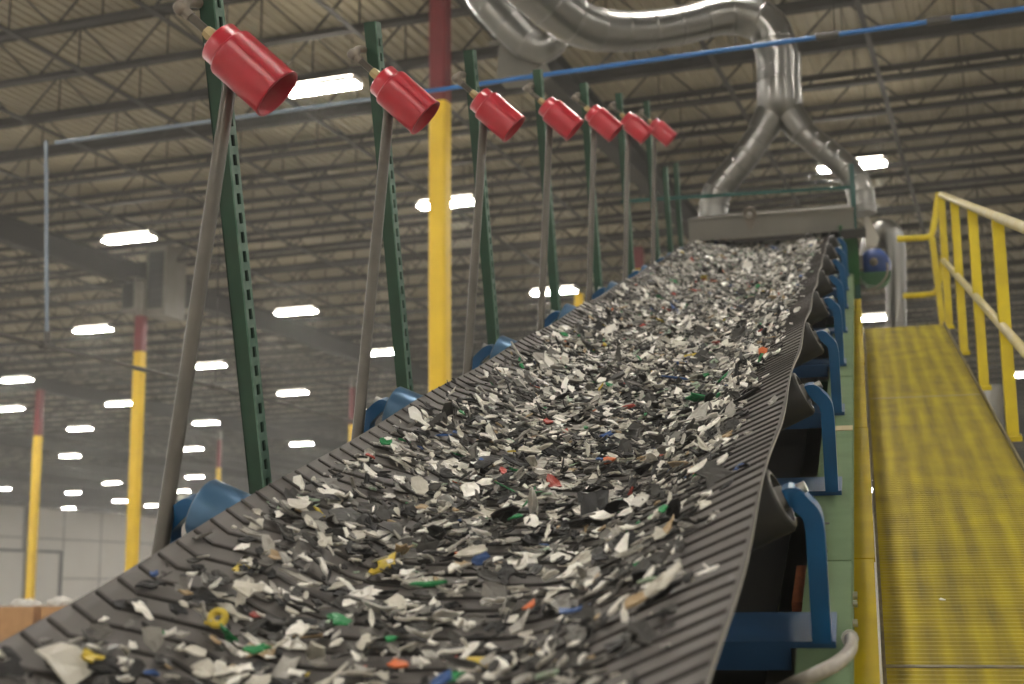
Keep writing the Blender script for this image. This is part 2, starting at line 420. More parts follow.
# dock door on the far left wall and stacked boxes in front
def wall_pt(px, py):
    d = ray(px, py); k = (A_MAX - .05) / float(np.dot(d[:2], E1)); q = d * k
    return float(np.dot(q[:2], E2)), float(q[2])
bL, zt = wall_pt(-14, 548); bR, _ = wall_pt(61, 552)
t = thing('door_1', 'dock door', 'door', B(A_MAX, bL, Z0), (0, 0, BROT)); del t['label']; del t['category']; struct(t)
h = zt - Z0; wd = bR - bL
mb = MB(); mb.box((.05, .3, 0), (.12, wd - .3, h - .2))
for i in range(5): mb.box((.12, .35, h * i / 5 + .05), (.15, wd - .35, h * (i + 1) / 5 - .1))
mb.build('door_panel', M_wall, t)
mb = MB(); mb.box((.05, 0, 0), (.3, .3, h + 3.6)); mb.box((.05, wd - .3, 0), (.3, wd, h)); mb.box((.05, 0, h - .25), (.3, wd, h)); mb.box((.05, wd * .48, 0), (.3, wd * .48 + .35, h + 4))
mb.build('door_frame', M_pan, t)

def gaylord(px, py_top, D, w, zbase, label, fill):
    c = at_y(px, py_top, D); t = thing('cardboard_bin', label, 'box', (c.x, D, zbase), (0, 0, R(8)))
    h = 1.2; mb = MB(); k = .03
    for lo, hi in (((-w/2, 0, .14), (w/2, k, h)), ((-w/2, w - k, .14), (w/2, w, h)), ((-w/2, k, .14), (-w/2 + k, w - k, h)), ((w/2 - k, k, .14), (w/2, w - k, h)), ((-w/2, 0, .13), (w/2, w, .16))):
        mb.box(lo, hi)
    mb.build('carton', M_card, t)
    mb = MB()
    for i in range(5): mb.box((-w/2 + i * (w - .1) / 4, 0, .11), (-w/2 + .1 + i * (w - .1) / 4, w, .13))
    for i in range(3): mb.box((-w/2 + i * (w - .1) / 2, 0, 0), (-w/2 + .1 + i * (w - .1) / 2, w, .11))
    mb.build('pallet', M_card, t)
    return t, h
rng = random.Random(5)
def lump(name, c, r, mt, label, cat, seed):
    rg = random.Random(seed); mb = MB(); nu, nv = 14, 9; vs = []
    for i in range(nv + 1):
        for k in range(nu):
            a, b = 2 * math.pi * k / nu, math.pi * i / nv; q = 1 + rg.uniform(-.22, .22) * math.sin(b)
            vs.append((r[0] * math.cos(a) * math.sin(b) * q, r[1] * math.sin(a) * math.sin(b) * q, r[2] * (1 - math.cos(b)) * (.5 if b > 2 else .5) * q))
    mb.add(vs, [(i*nu+k, i*nu+(k+1) % nu, (i+1)*nu+(k+1) % nu, (i+1)*nu+k) for i in range(nv) for k in range(nu)], 0, False)
    return tag(mb.build(name, mt, loc=c), label, cat)
D0 = 24.0
for px, w, nm in ((10, .95, 'left'), (62, .8, 'right')):
    gaylord(px, 612, D0, w, 0, 'brown cardboard bin on a pallet, lower %s one of the stacks at lower left' % nm, 0)
    gaylord(px, 612, D0, w, 1.2, 'open brown cardboard bin stacked at lower left, %s one' % nm, 0)
ztop = 2.4
lump('plastic_bag', (at_y(50, 606, D0).x, D0 + .35, ztop - .18), (.22, .25, .36), M_bag, 'crumpled white plastic bag sticking out of the right cardboard bin', 'bag', 1)
lump('plastic_bag', (at_y(12, 604, D0).x, D0 + .45, ztop - .2), (.3, .25, .34), M_bag, 'crumpled white plastic bag sticking out of the left cardboard bin', 'bag', 2)
gaylord(20, 620, D0 - 1.5, .9, 0, 'brown cardboard bin on a pallet, front one below the white sack at lower left', 0)
lump('plastic_bag', (at_y(24, 612, D0 - 1.5).x, D0 - 1.1, 1.06), (.33, .3, .88), M_bag, 'white plastic sack standing in the front cardboard bin at lower left', 'bag', 3)
# ============================================================ THE CONVEYOR
IDV = [2.56 + 1.215 * k for k in range(-1, 9)]          # idler positions up the slope
NODES = [(-1.20, -.572), (-.94, -.705), (-.53, -.705), (-.185, -.543)]     # trough section
def uL(v): return -1.203 - .0085 * (v - 2)                 # belt edges; the belt wanders a little to the left as it climbs
def uR(v): return -.184 - .004 * (v - 2)
def base_w(u):
    for k, ((a, wa), (b, wb)) in enumerate(zip(NODES, NODES[1:])):
        if u <= b or k == 2: return wa + (wb - wa) * (u - a) / (b - a)
def sm_w(u): return sum(base_w(u + d) for d in (-.06, -.04, -.02, 0, .02, .04, .06)) / 7
def sag(v): return math.sin(math.pi * ((v - IDV[0]) / 1.215 % 1.0)) ** 2
def belt_w(u, v):
    e = max(0, (abs(u + .7035) - .25) / .27)
    return sm_w(u) - sag(v) * (.005 + .009 * e * e)
V0, V1 = .55, 12.35
rng = random.Random(11)
mb = MB(); nv = 190; vs = []
def edge_u(i, v):
    t = i / 34; return uL(v) + (uR(v) - uL(v)) * t + (t - .5) * 2 * abs(t - .5) ** 3 * 8 * .006 * sag(v)
TH = .008
for j in range(nv + 1):
    v = V0 + (V1 - V0) * j / nv
    vs += [(edge_u(i, v), v, belt_w(edge_u(i, v), v)) for i in range(35)]
    vs += [(edge_u(i, v), v, belt_w(edge_u(i, v), v) - TH) for i in range(35)]
fs = []; fe = []
for j in range(nv):
    a, b = j * 70, (j + 1) * 70
    for i in range(34):
        fs.append((a+i, a+i+1, b+i+1, b+i)); fs.append((a+35+i+1, a+35+i, b+35+i, b+35+i+1))
    fe.append((a, b, b+35, a+35)); fe.append((a+34, a+69, b+69, b+34))
mb.add(vs, fs, 0, True); o0 = len(mb.v)
for f in fe: mb.f.append(list(f)); mb.m.append(2); mb.sm.append(False)
# moulded ribs on the carrying face
def rib_v(s):                                    # forward offset of a rib across the belt width
    if s < .045: return -.022 * s / .045
    if s < .17: return -.022 + .075 * (s - .045) / .125
    return .053 - .053 * min(1, (s - .17) / .205)
ribs = sorted([.002, .045, .17, .375] + [.002 + 1.10 * i / 40 for i in range(1, 41)])
v = V0 + .06
while v < V1 - .1:
    top = []
    for sx in ribs:
        q = v + rib_v(sx) * .9
        q = min(max(q, V0), V1); u = min(uL(q) + sx, uR(q) - .003)
        for dv, dh in ((-.0055, -.001), (-.004, .0045), (.004, .0045), (.0055, -.001)):
            top.append((u, q + dv, belt_w(u, q) + dh))
    n = len(ribs)
    mb.add(top, [(i*4+k, (i+1)*4+k, (i+1)*4+k+1, i*4+k+1) for i in range(n-1) for k in range(3)], 1)
    v += .07
belt = mb.build('conveyor_belt', [M_belt, M_rib, M_bedge], loc=W(0, 0, 0)); belt.rotation_euler = (R(INCL), 0, 0)
tag(belt, 'wide ribbed grey rubber belt climbing the slope under shredded plastic', 'conveyor belt')

# steel frame
fr = cthing('inclined_conveyor', 'long sloping conveyor frame with pale green channel stringer beside the walkway', 'conveyor', (-.7, 1.0, -.95))
def L(u, v, w): return (u + .7, v - 1.0, w + .95)
def strg(u0, u1, mi):
    mb = MB(); sgn = 1 if u0 > -.7 else -1; vv = [.4, 3.13, 5.9, 8.7, 12.3]
    for a, b in zip(vv, vv[1:]):
        b -= .012; inn, out = (u0, u1) if sgn > 0 else (u1, u0)
        mb.box(L(u0, a, -.895), L(u1, b, -.883)); mb.box(L(u0, a, -1.13), L(u1, b, -1.118))
        mb.box(L(min(out, out - sgn * .01), a, -1.118), L(max(out, out - sgn * .01), b, -.895))
        # rounded nose where top plate turns down
        mb.tube([L(out - sgn * .006, a, -.892), L(out - sgn * .006, b, -.892)], .009, 8, 0)
    return mb
strg(-.148, -.052, 0).build('stringer', M_green, fr)
strg(-1.50, -1.36, 0).build('stringer', M_green, fr)
for a in (1.9, 4.4, 6.8, 9.2, 11.6):
    mb = MB(); mb.box(L(-1.40, a, -1.10), L(-.16, a + .06, -1.04)); mb.build('cross_member', M_dkgreen, fr)
mb = MB(); mb.box(L(-1.34, .5, -1.16), L(-.18, 12.2, -1.15)); mb.build('under_pan', M_pan, fr)
mb = MB(); mb.box(L(-1.2, .5, -1.0), L(-.22, 12.2, -.99)); mb.build('return_belt', M_droll, fr)
for a in (2.80, 2.90, 3.00, 5.5, 5.6, 8.3, 8.4):
    MB().tube([L(-.115, a, -.884), L(-.115, a, -.872)], .011, 6).build('bolt', M_bolt, fr)
for a in (2.86, 2.99, 3.05, 2.74): MB().tube([L(-.0525, a, -.94), L(-.042, a, -.94)], .008, 6).build('bolt', M_bolt, fr)
for a in (3.2, 3.45, 4.15, 4.35, 4.55, 5.3, 5.5, 6.3, 6.5):
    mb = MB(); mb.box(L(-.13, a, -.8832), L(-.105, a + .014, -.8815)); mb.build('slot', M_dark, fr)
mb = MB(); mb.box(L(-.176, 2.92, -.935), L(-.150, 3.20, -.915)); mb.build('marker_plate', M_orange, fr)['label'] = 'orange brown plate'
mb = MB(); mb.box(L(-.11, 4.68, -.8825), L(-.05, 4.76, -.880)); mb.build('tape_patch', M_tanbox, fr)['label'] = 'tan tape patch'
for a in (1.6, 6.5, 11.0):
    for uu in (-1.43, -.1):
        p = W(uu, a, -1.13); q = fr.matrix_basis
        top = Vector(L(uu, a, -1.13)); dn = Vector((0, -st, -ct)) * 1; hgt = p.z
        mb = MB(); mb.bar(top, top + Vector((0, -st, -ct)) * hgt, .1, .1, up=(1, 0, 0)); mb.build('support_leg', M_dkgreen, fr)

# idler sets
ND = ['hidden nearest the camera below the frame', 'lowest one seen, above the flexible conduit', 'second lowest one seen', 'third lowest one seen', 'fourth lowest one seen',
      'fifth lowest one seen', 'sixth lowest one seen', 'seventh lowest one seen', 'next to last before the hood', 'last one before the hood']
def idler():
    t = cthing('idler_set', 'x', 'idler', (-.735, IDV[0], -.885), 'troughing idlers under the belt')
    def P(u, v, w): return (u + .735, v, w + .885)
    mb = MB(); mb.box(P(-1.50, -.02, -.882), P(-.078, .155, -.870)); mb.box(P(-1.355, -.02, -.925), P(-.16, -.01, -.882)); mb.box(P(-1.355, .145, -.925), P(-.16, .155, -.882))
    mb.build('base_beam', M_bbeam, t)
    ang = math.atan2(.159, .345); rr = .064
    # rollers: (inner end, outer end, material)
    for sgn, mt in ((1, M_droll), (-1, M_broll)):
        ci = Vector(P(-.735 + sgn * .215, .0, -.705 - .012 - rr * 1.02)); dd = Vector((sgn * math.cos(ang), 0, math.sin(ang)))
        Lr = .395 if sgn > 0 else .415
        ci.z += .013 if sgn > 0 else .015
        mb = MB().lathe([(0, .02), (0, rr), (Lr - .006, rr), (Lr, rr - .006)], ci, dd, 28)
        ro = mb.build('roller', mt, t)
        mb = MB().lathe([(Lr - .012, rr - .008), (Lr + .001, rr - .006), (Lr + .002, rr - .016)], ci, dd, 28).lathe([(Lr + .002, rr - .016), (Lr - .03, rr - .022), (Lr - .03, .026)], ci, dd, 28, 1).lathe([(Lr - .03, .026), (Lr + .008, .022), (Lr + .01, .0)], ci, dd, 28)  # recess faces coloured dark to paint in the shade of the hollow end
        mb.build('end_cap', [M_rollend, M_dark], ro)
        mb = MB().tube([ci + dd * (Lr - .03), ci + dd * (Lr + .05)], .011, 10); mb.build('axle', M_bolt, ro)
        # outer bracket: flat bar rising from the beam and bowing inward to the axle
        e = ci + dd * (Lr + .012)
        xo = P(-.735 + sgn * (.632 if sgn > 0 else .672), 0, 0)[0]
        pts = [(xo, .012), (xo, .12), (xo, .20), (xo - sgn * .001, .235), (xo - sgn * .006, .256), (xo - sgn * .022, .272), (e.x + sgn * .012, e.z + .004), (e.x - sgn * .002, e.z - .002)]
        mb = MB().strip([tuple(p) for p in smooth_path([(p[0], p[1], 0) for p in pts], 2) for p in [(p[0], p[1])]], .045, .034, lambda a, b, c: Vector((a, c, b)))
        recalc(mb.build('bracket', M_blue, t))
    cr = MB().lathe([(-.205, .02), (-.205, rr), (.205, rr), (.205, .02)], P(-.735, -.0, -.705 - .012 - rr), (1, 0, 0), 24); cr.build('roller', M_droll, t)
    for sgn in (1, -1):
        mb = MB(); x = P(-.735 + sgn * .212, 0, 0)[0]; mb.box((x - .006, -.02, .012), (x + .006, .02, .125)); mb.build('bracket', M_blue, t)
    return t
id0 = idler()
for k, v in enumerate(IDV):
    lab = 'blue bracketed idler under the belt, ' + ND[k]
    if k == 0: id0['label'] = lab
    else: dup(id0, lab, W(-.735, v, -.885))

# red canister stands along the left of the belt
ORD = ['first and largest of the row', 'second of the row', 'third of the row, right of the yellow column', 'fourth of the row', 'fifth of the row', 'sixth of the row', 'seventh and farthest of the row']
def perforated_post(t, wtop, wbot):
    # local origin at (-1.45, v, -.95); box channel with slotted right face
    mb = MB(); h0, h1 = wbot, wtop; a, b = -.012, .028; c, d = -.024, .024
    mb.box((a, c, h0), (b - .004, c + .003, h1)); mb.box((a, d - .003, h0), (b - .004, d, h1)); mb.box((a, c, h0), (a + .003, d, h1))
    mb.box((a, c, h1 - .003), (b - .004, d, h1))
    x0, x1 = b - .004, b; z = h0
    mb.box((x0, c, h0), (x1, c + .014, h1), 1); mb.box((x0, d - .014, h0), (x1, d, h1), 1)
    while z < h1 - .05:
        mb.box((x0, c + .014, z), (x1, d - .014, z + .02), 1); z += .046
    mb.box((x0, c + .014, z), (x1, d - .014, h1), 1)
    return mb.build('perforated_post', [M_gpost, M_gedge], t)
def stand(label):
    t = cthing('canister_stand', label, 'stand', (-1.45, 3.10, -.88), 'red canister stands beside the belt')
    def P(u, v, w): return Vector((u + 1.45, v - 3.10, w + .88))
    perforated_post(t, .55 + .88, 0)
    mb = MB().tube([P(-1.392, 2.372, -.878), P(-1.392, 3.050, .293)], .0165, 14); mb.build('conduit', M_conduit, t)
    mb = MB(); mb.box(P(-1.43, 2.335, -.882), P(-1.37, 2.415, -.85)); mb.build('conduit_clamp', M_conduit, t)
    ax = Vector((1, 0, -1)).normalized(); e = P(-1.463, 3.0, .460)
    mb = MB().tube(smooth_path([P(-1.463, 3.08, .487), P(-1.463, 3.03, .485), P(-1.463, 3.0, .476), e, e + ax * .02], 2), .013, 12)
    mb.lathe([(-.016, .0), (-.014, .012), (-.006, .017), (.006, .017), (.014, .014), (.016, .0)], e - ax * .012, ax, 14)
    mb.build('elbow', M_fit, t)
    mb = MB().tube([e, e + ax * .075], .0105, 10); mb.build('pipe_nipple', M_conduit, t)
    mb = MB().lathe([(0, 0), (0, .014), (.012, .016), (.024, .016), (.03, .012), (.036, .012)], e + ax * .068, ax, 6, smooth=False); mb.build('brass_fitting', M_brass, t)
    c0 = e + ax * .104
    mb = MB().lathe([(0, 0), (0, .046), (.004, .052), (.032, .052), (.036, .055), (.039, .0605), (.044, .0625), (.180, .0625), (.184, .0645), (.189, .0645), (.189, .060), (.12, .059), (.06, .058), (.052, .02), (.052, 0)], c0, ax, 36)
    can = mb.build('canister', M_red, t)
    can.data.polygons.foreach_set('use_smooth', [False if abs(p.normal.dot(ax)) > .8 else True for p in can.data.polygons])
    yy = Vector((0, -1, 0)); zz = ax.cross(yy); nn = (yy * .8 + zz * -.6 if (yy * .8 - zz * .6).z > 0 else yy * .8 + zz * .6).normalized()
    mb = MB().bar(c0 + ax * .06 + nn * .0628, c0 + ax * .177 + nn * .0628, .004, .002, up=nn); mb.build('seam', M_red, can)
    mb = MB().lathe([(.066, 0), (.066, .022), (.10, .022), (.105, .012), (.105, 0)], c0, ax, 16); mb.build('inner_nozzle', M_dark, can)
    return t
VK = [3.10, 4.257, 5.415, 6.64, 7.82, 9.03, 10.27]
s0 = None
for k, v in enumerate(VK):
    lab = 'green post with red canister, ' + ORD[k]
    if k == 0: s0 = stand(lab)
    else:
        q = dup(s0, lab, W(-1.45, v, -.88))
        for ch in q.children:                      # some heads sit a little lower on their post
            if ch.name.split('.')[0] in ('elbow', 'pipe_nipple', 'brass_fitting', 'canister'): ch.location = (-.008, 0, (0, -.020, -.030, -.008, 0, 0, -.004)[k])
for v, wt, lab in ((11.05, .07, 'short slotted green post without canister, nearer of two past the seventh stand'), (11.75, .10, 'short slotted green post without canister, farther of two past the seventh stand')):
    t = cthing('short_post', lab, 'post', (-1.45, v, -.88)); perforated_post(t, wt + .88, 0)

# ------------------------------------------------------- walkway and railing
wk = cthing('walkway', 'sloping yellow ribbed walkway beside the conveyor', 'walkway', (.3, .6, -1.25))
WW = -1.25; VE = 10.72
def Q(u, v, w): return (u - .3, v - .6, w + 1.25)
mb = MB(); mb.box(Q(.012, .6, WW - .03), Q(.575, VE, WW - .006)); 
v = .62
while v < VE - .02:
    z = WW; mb.add([Q(.012, v, WW - .006), Q(.012, v + .006, z), Q(.012, v + .016, z), Q(.012, v + .022, WW - .006), Q(.575, v, WW - .006), Q(.575, v + .006, z), Q(.575, v + .016, z), Q(.575, v + .022, WW - .006)],
        [(0, 4, 5, 1), (1, 5, 6, 2), (2, 6, 7, 3), (0, 1, 2, 3), (7, 6, 5, 4)]); v += .0305
mb.build('grating', M_grate, wk)
mb = MB(); mb.box(Q(.575, .6, WW - .1), Q(.583, VE, WW + .018)); mb.box(Q(.003, .6, WW - .1), Q(.012, VE, WW + .012)); mb.build('edge_angle', M_steel, wk)
for a in (3.46, 7.5):
    mb = MB(); mb.box(Q(.012, a, WW - .004), Q(.575, a + .016, WW + .0008)); mb.build('seam_strip', M_steel, wk)
for a in (1.5, 6.0, 10.3):
    for uu in (.05, .54):
        top = Vector(Q(uu, a, WW - .03)); hgt = W(uu, a, WW - .03).z
        mb = MB().bar(top, top + Vector((0, -st, -ct)) * hgt, .08, .08, up=(1, 0, 0)); mb.build('support_leg', M_yrail, wk)
kv = [.9, 3.56, 5.36, 7.1, 8.8, 10.45]
for k, (a, b) in enumerate(zip(kv, kv[1:])):
    off = (-.003, .004)[k % 2]
    mb = MB(); mb.box(Q(-.060 + off, a, -1.012), Q(-.002 + off * .4, b - .01, -1.0)); mb.box(Q(-.052 + off, a, -1.2), Q(-.046 + off, b - .01, -1.012)); mb.build('kick_plate', M_ykick, wk)
# level landing at the top
p = W(.3, VE, WW)
ld = thing('landing', 'level steel landing at the top of the yellow walkway', 'platform', (p.x, p.y + .01, p.z - .03))
mb = MB(); mb.box((-.288, 0, -.05), (.275, 1.9, 0)); mb.build('deck', M_grate, ld)
for xx, yy in ((-.24, .1), (.23, .1), (-.24, 1.8), (.23, 1.8)):
    mb = MB().bar((xx, yy, -.05), (xx, yy, -(p.z - .03)), .08, .08, up=(1, 0, 0)); mb.build('support_leg', M_yrail, ld)

rl = cthing('railing', 'yellow sloping railing on the right side of the walkway', 'railing', (.62, 5.0, -1.30))
def G(u, v, w): return Vector((u - .62, v - 5.0, w + 1.30))
UPV = Vector((0, st, ct))
RP = [3.55, 4.97, 6.38, 7.79, 9.2, 10.62]
for v in RP:
    b = G(.612, v, -1.262); top = b + UPV * .985
    mb = MB().bar(b, top, .05, .05, up=(1, 0, 0)); mb.build('rail_post', M_yrail, rl)
mb = MB().tube([G(.612, RP[0] - .3, -1.262) + UPV * 1.0, G(.612, RP[-1] + .0, -1.262) + UPV * 1.0], .023, 14); mb.build('top_rail', M_handrail, rl)
mb = MB().tube([G(.600, RP[0] - .3, -1.262) + UPV * .50, G(.600, RP[-1] + .0, -1.262) + UPV * .50], .021, 14); mb.build('mid_rail', M_handrail, rl)['label'] = 'pale worn middle rail'
for v in RP:
    mb = MB(); b = G(.612, v, -1.262); mb.box((b.x - .035, b.y - .035, b.z - .01), (b.x + .035, b.y + .035, b.z + .012)); mb.build('post_base', M_yrail, rl)
# end railing of the landing
YE = W(0, 12.0, -1.25).y
lr = thing('landing_railing', 'yellow end railing with two short level bars behind the walkway top', 'railing', at_y(941, 322, YE))
o = at_y(941, 322, YE)
def H(px, py): return at_y(px, py, YE) - o
mb = MB().bar(H(943, 326), H(932, 238), .05, .05, up=(1, 0, 0)); mb.build('rail_post', M_yrail, lr)
mb = MB().tube(smooth_path([H(897, 239), H(922, 238), H(930, 237), H(933, 232), H(937, 205), H(939, 193)], 2), .027, 12); mb.build('top_rail', M_yrail, lr)
mb = MB().tube(smooth_path([H(903, 296), H(928, 294.5), H(935, 293), H(938, 287), H(942, 270), H(943, 256)], 2), .024, 12); mb.build('mid_rail', M_yrail, lr)

# flexible conduit at the bottom right
pts = [uvw_hit(850, 638, 2, -.872), uvw_hit(853, 648, 2, -.80), uvw_hit(838, 664, 2, -.76), uvw_hit(812, 676, 2, -.76), uvw_hit(780, 690, 2, -.80), uvw_hit(755, 705, 2, -.98)]
pw = [W(*p) for p in pts]; o = pw[0]
t = thing('flexible_conduit', 'grey flexible conduit looping over the green stringer at the bottom', 'conduit', o)
path = smooth_path([p - o for p in pw], 3)
mb = MB().tube(path, .011, 12); mb.build('hose', M_hose, t)
mb = MB().tube([path[0] - Vector((0, 0, .0)), path[2]], .016, 10); mb.build('connector', M_bolt, t)

# ------------------------------------------------------------ head end of it
YH = W(0, 11.6, -.5).y
hd = cthing('discharge_hood', 'long grey sheet metal hood across the top end of the belt', 'hood', (-.7, 11.55, -.5))
def HH(u, v, w): return Vector((u + .7, v - 11.55, w + .5))
mb = MB(); poly = [(11.45, -.535), (11.45, -.385), (11.47, -.37), (12.5, -.37), (12.5, -.50), (12.45, -.50), (12.45, -.395), (11.52, -.395), (11.475, -.405), (11.475, -.535)]
mb.prism(poly, 1.31, lambda a, b, c: HH(-1.335 + c, a, b)); recalc(mb.build('hood_shell', M_hood, hd))
mb = MB(); mb.box(HH(-1.345, 11.44, -.55), HH(-.02, 11.48, -.532)); mb.box(HH(-1.34, 11.44, -.377), HH(-.02, 11.47, -.367)); mb.build('flange', M_hood, hd)
mb = MB(); mb.box(HH(-1.335, 11.5, -.62), HH(-1.31, 12.5, -.375)); mb.box(HH(-.045, 11.5, -.62), HH(-.022, 12.5, -.375)); mb.build('side_panel', M_hood, hd)
mb = MB(); c = HH(-.835, 11.435, -.385)
mb.lathe([(0, .02), (.02, .055), (.03, .05), (.03, .03), (.0, .025)], c + Vector((0, 0, .03)), (0, -1, 0), 18)
mb.prism([(-.05, .0), (.05, 0), (.012, -.10), (-.012, -.10)], .015, lambda a, b, q: c + Vector((a, -q, b)))
mb.build('latch', M_fit, hd)
hf = cthing('head_frame', 'dark green head frame and tall post at the top right end of the belt', 'frame', (-.03, 11.7, -1.1))
def HF(u, v, w): return (u + .03, v - 11.7, w + 1.1)
mb = MB(); mb.box(HF(-.14, 11.25, -1.12), HF(-.12, 12.9, -.50)); mb.build('side_plate', M_dkgreen, hf)
mb = MB(); mb.box(HF(-.115, 11.325, -1.10), HF(-.002, 11.345, -.60)); mb.build('front_plate', M_dkgreen, hf)
mb = MB(); mb.bar(Vector(HF(-.022, 11.3, -1.12)), Vector(HF(-.022, 11.3, -1.12)) + UPV * 1.14, .038, .038, up=(1, 0, 0)); mb.build('corner_post', M_teal, hf)
mb = MB(); mb.bar(Vector(HF(-.04, 11.32, -1.12)) + UPV * .95, Vector(HF(-1.9, 11.32, -1.12)) + UPV * .98, .03, .03); mb.build('tie_rod', M_teal, hf)
mb = MB(); mb.box(HF(-.135, 11.2, -.60), HF(.06, 11.28, -.53)); mb.build('cap_plate', M_dark, hf)
mb = MB().lathe([(-.62, .0), (-.62, .2), (.62, .2), (.62, 0)], HF(-.72, 12.55, -.93), (1, 0, 0), 28); mb.build('head_pulley', M_droll, hf)

YM = 11.55
def mpt(px, py, Y=YM): return at_y(px, py, Y)
c = mpt(874, 262)
mo = thing('drive_motor', 'blue drive motor with green belt guard at the top of the walkway', 'motor', c)
mb = MB().lathe([(-.02, 0), (-.02, .06), (0, .125), (.03, .135), (.26, .135), (.28, .10), (.28, 0)], (0, 0, 0), (.1, 1, .1), 28); mb.build('motor_body', M_motor, mo)
mb = MB()
for k in range(14):
    a = 2 * math.pi * k / 14; mb.bar((math.cos(a) * .13, .05, math.sin(a) * .13), (math.cos(a) * .13, .25, math.sin(a) * .13), .01, .035, up=(math.cos(a), 0, math.sin(a)))
mb.build('cooling_fin', M_motor, mo)
mb = MB().lathe([(-.03, 0), (-.03, .035), (-.022, .04)], (0, 0, 0), (.1, 1, .1), 16); mb.build('shaft_cap', M_fit, mo)
mb = MB(); mb.box((-.16, -.06, -.07), (-.10, .06, .06)); mb.build('junction_box', M_hood, mo)
mb = MB(); poly = [(-.15, -.10), (.13, -.10), (.125, -.15), (.09, -.20), (.0, -.235), (-.09, -.215), (-.15, -.16)]
mb.prism(poly, .2, lambda a, b, q: Vector((a + .02, q - .02, b))); recalc(mb.build('belt_guard', M_dkgreen, mo))
mb = MB().tube(smooth_path([(.12, -.06, -.03), (.12, -.1, -.16), (.02, -.1, -.27), (-.1, -.08, -.29), (-.16, -.03, -.27)], 3), .011, 8); mb.build('cable', M_fit, mo)
mb = MB().bar((-.05, .16, -.06), (-.27, .16, -.10), .12, .02); mb.build('mounting_plate', M_dkgreen, mo)
mo.scale = (.86, .86, .86)

# discharge chute sheet
o = mpt(866, 246, 11.9)
t = thing('chute_plate', 'white triangular chute plate beside the hood end above the motor', 'plate', o)
mb = MB(); pl = [mpt(*q, 11.9) - o for q in ((866, 246), (877, 245), (879, 238), (867, 213), (864, 214))]
mb.add(pl + [p + Vector((.0, .04, 0)) for p in pl], [(0, 1, 2, 3, 4), (9, 8, 7, 6, 5)] + [(i, (i + 1) % 5, 5 + (i + 1) % 5, 5 + i) for i in range(5)])
recalc(mb.build('sheet', M_white, t))
mb = MB(); mb.bar(mpt(852, 208, 11.9) - o, mpt(852, 245, 11.9) - o + Vector((0, 0, 0)), .18, .05); mb.build('bracket_plate', M_hood, t)

# ducts
def duct(name, label, pix, Y, r_px, joints=6, rj=1.07, Yvar=None):
    D = [(Y if Yvar is None else Yvar[i]) for i in range(len(pix))]
    P3 = [at_y(*p, D[i]) for i, p in enumerate(pix)]; o = P3[0]
    t = thing(name, label, 'duct', o)
    sc = []
    for i, p in enumerate(P3): sc.append(r_px[i] * (CAX @ np.array([p.x, p.y, p.z - CZ]))[2] / F)
    # smooth positions with radius carried along
    q = [(p - o, s) for p, s in zip(P3, sc)]
    for _ in range(2):
        n = [q[0]]
        for (a, s), (b, e) in zip(q, q[1:]): n += [(a.lerp(b, .25), s * .75 + e * .25), (a.lerp(b, .75), s * .25 + e * .75)]
        q = n + [q[-1]]
    pts = [a for a, _ in q]; rs = [s for _, s in q]
    MB().tube(pts, rs, 32).build('duct_shell', M_duct, t)
    # standing seams at even arc length
    d = [0]
    for a, b in zip(pts, pts[1:]): d.append(d[-1] + (b - a).length)
    for k in range(joints):
        s = d[-1] * (k + .5) / joints; i = max(i for i in range(len(d)) if d[i] <= s); i = min(i, len(pts) - 2)
        f = (s - d[i]) / max(1e-6, d[i + 1] - d[i]); c = pts[i].lerp(pts[i + 1], f); tn = (pts[i + 1] - pts[i]).normalized(); rad = rs[i] * (1 - f) + rs[i + 1] * f
        MB().lathe([(-.014, rad * .99), (-.01, rad * 1.03), (.01, rad * 1.03), (.014, rad * .99)], c, tn, 32).build('seam_ring', M_duct, t)
    return t
YD = 11.75
duct('exhaust_duct', 'large silver duct curving overhead down into the forked junction',
     [(470, -70), (525, -18), (575, 26), (620, 33), (680, 27), (728, 12), (768, 22), (777, 52), (779, 84)], None, [27, 26, 23, 20, 19, 19.5, 20.5, 21, 21], 14,
     Yvar=[10.2, 10.5, 10.9, 11.2, 11.5, 11.7, 11.75, 11.75, 11.75])
yb = thing('duct_fork', 'silver forked duct junction splitting above the hood', 'duct', at_y(779, 84, YD))
o = at_y(779, 84, YD)
def Y2(px, py): return at_y(px, py, YD) - o
s1 = (CAX @ np.array([o.x, o.y, o.z - CZ]))[2] / F
MB().tube([Y2(779, 82), Y2(779, 56)], [21.8 * s1] * 2, 32).build('collar', M_duct, yb)
MB().tube([Y2(779, 84), Y2(780, 104), Y2(780, 113), Y2(780, 120), Y2(780, 125)], [22 * s1, 22.5 * s1, 20.5 * s1, 14 * s1, 5 * s1], 32).build('fork_body', M_duct, yb)
MB().tube([Y2(775, 108), Y2(761, 133)], [17 * s1, 14.8 * s1], 32).build('fork_branch', M_duct, yb)
MB().tube([Y2(785, 108), Y2(803, 133)], [16.5 * s1, 13.8 * s1], 32).build('fork_branch', M_duct, yb)
duct('branch_duct', 'silver branch duct bending down to the left end of the hood', [(769, 122), (748, 153), (728, 178), (714, 194), (713, 228)], YD, [13.5, 14, 14, 14.5, 14.5], 8)
duct('branch_duct', 'silver branch duct bending down past the right end of the hood', [(798, 128), (822, 148), (846, 167), (860, 186), (863, 214)], YD, [12.5, 12.5, 13, 13.5, 13.5], 8)
duct('vertical_duct', 'silver vertical duct with hooked top at the right of the blue motor', [(896, 868), (896, 330), (896, 262), (895, 240), (886, 226), (872, 236), (870, 262)], 13.2, [10, 10, 10, 10.5, 11, 11, 10], 7)
duct('overhead_duct', 'silver duct elbow at the top behind the large curved duct',
     [(462, -45), (487, -2), (510, 25), (526, 42), (541, 49), (553, 44), (560, 30)], 12.8, [20, 20, 19, 18, 16, 14, 13], 6)
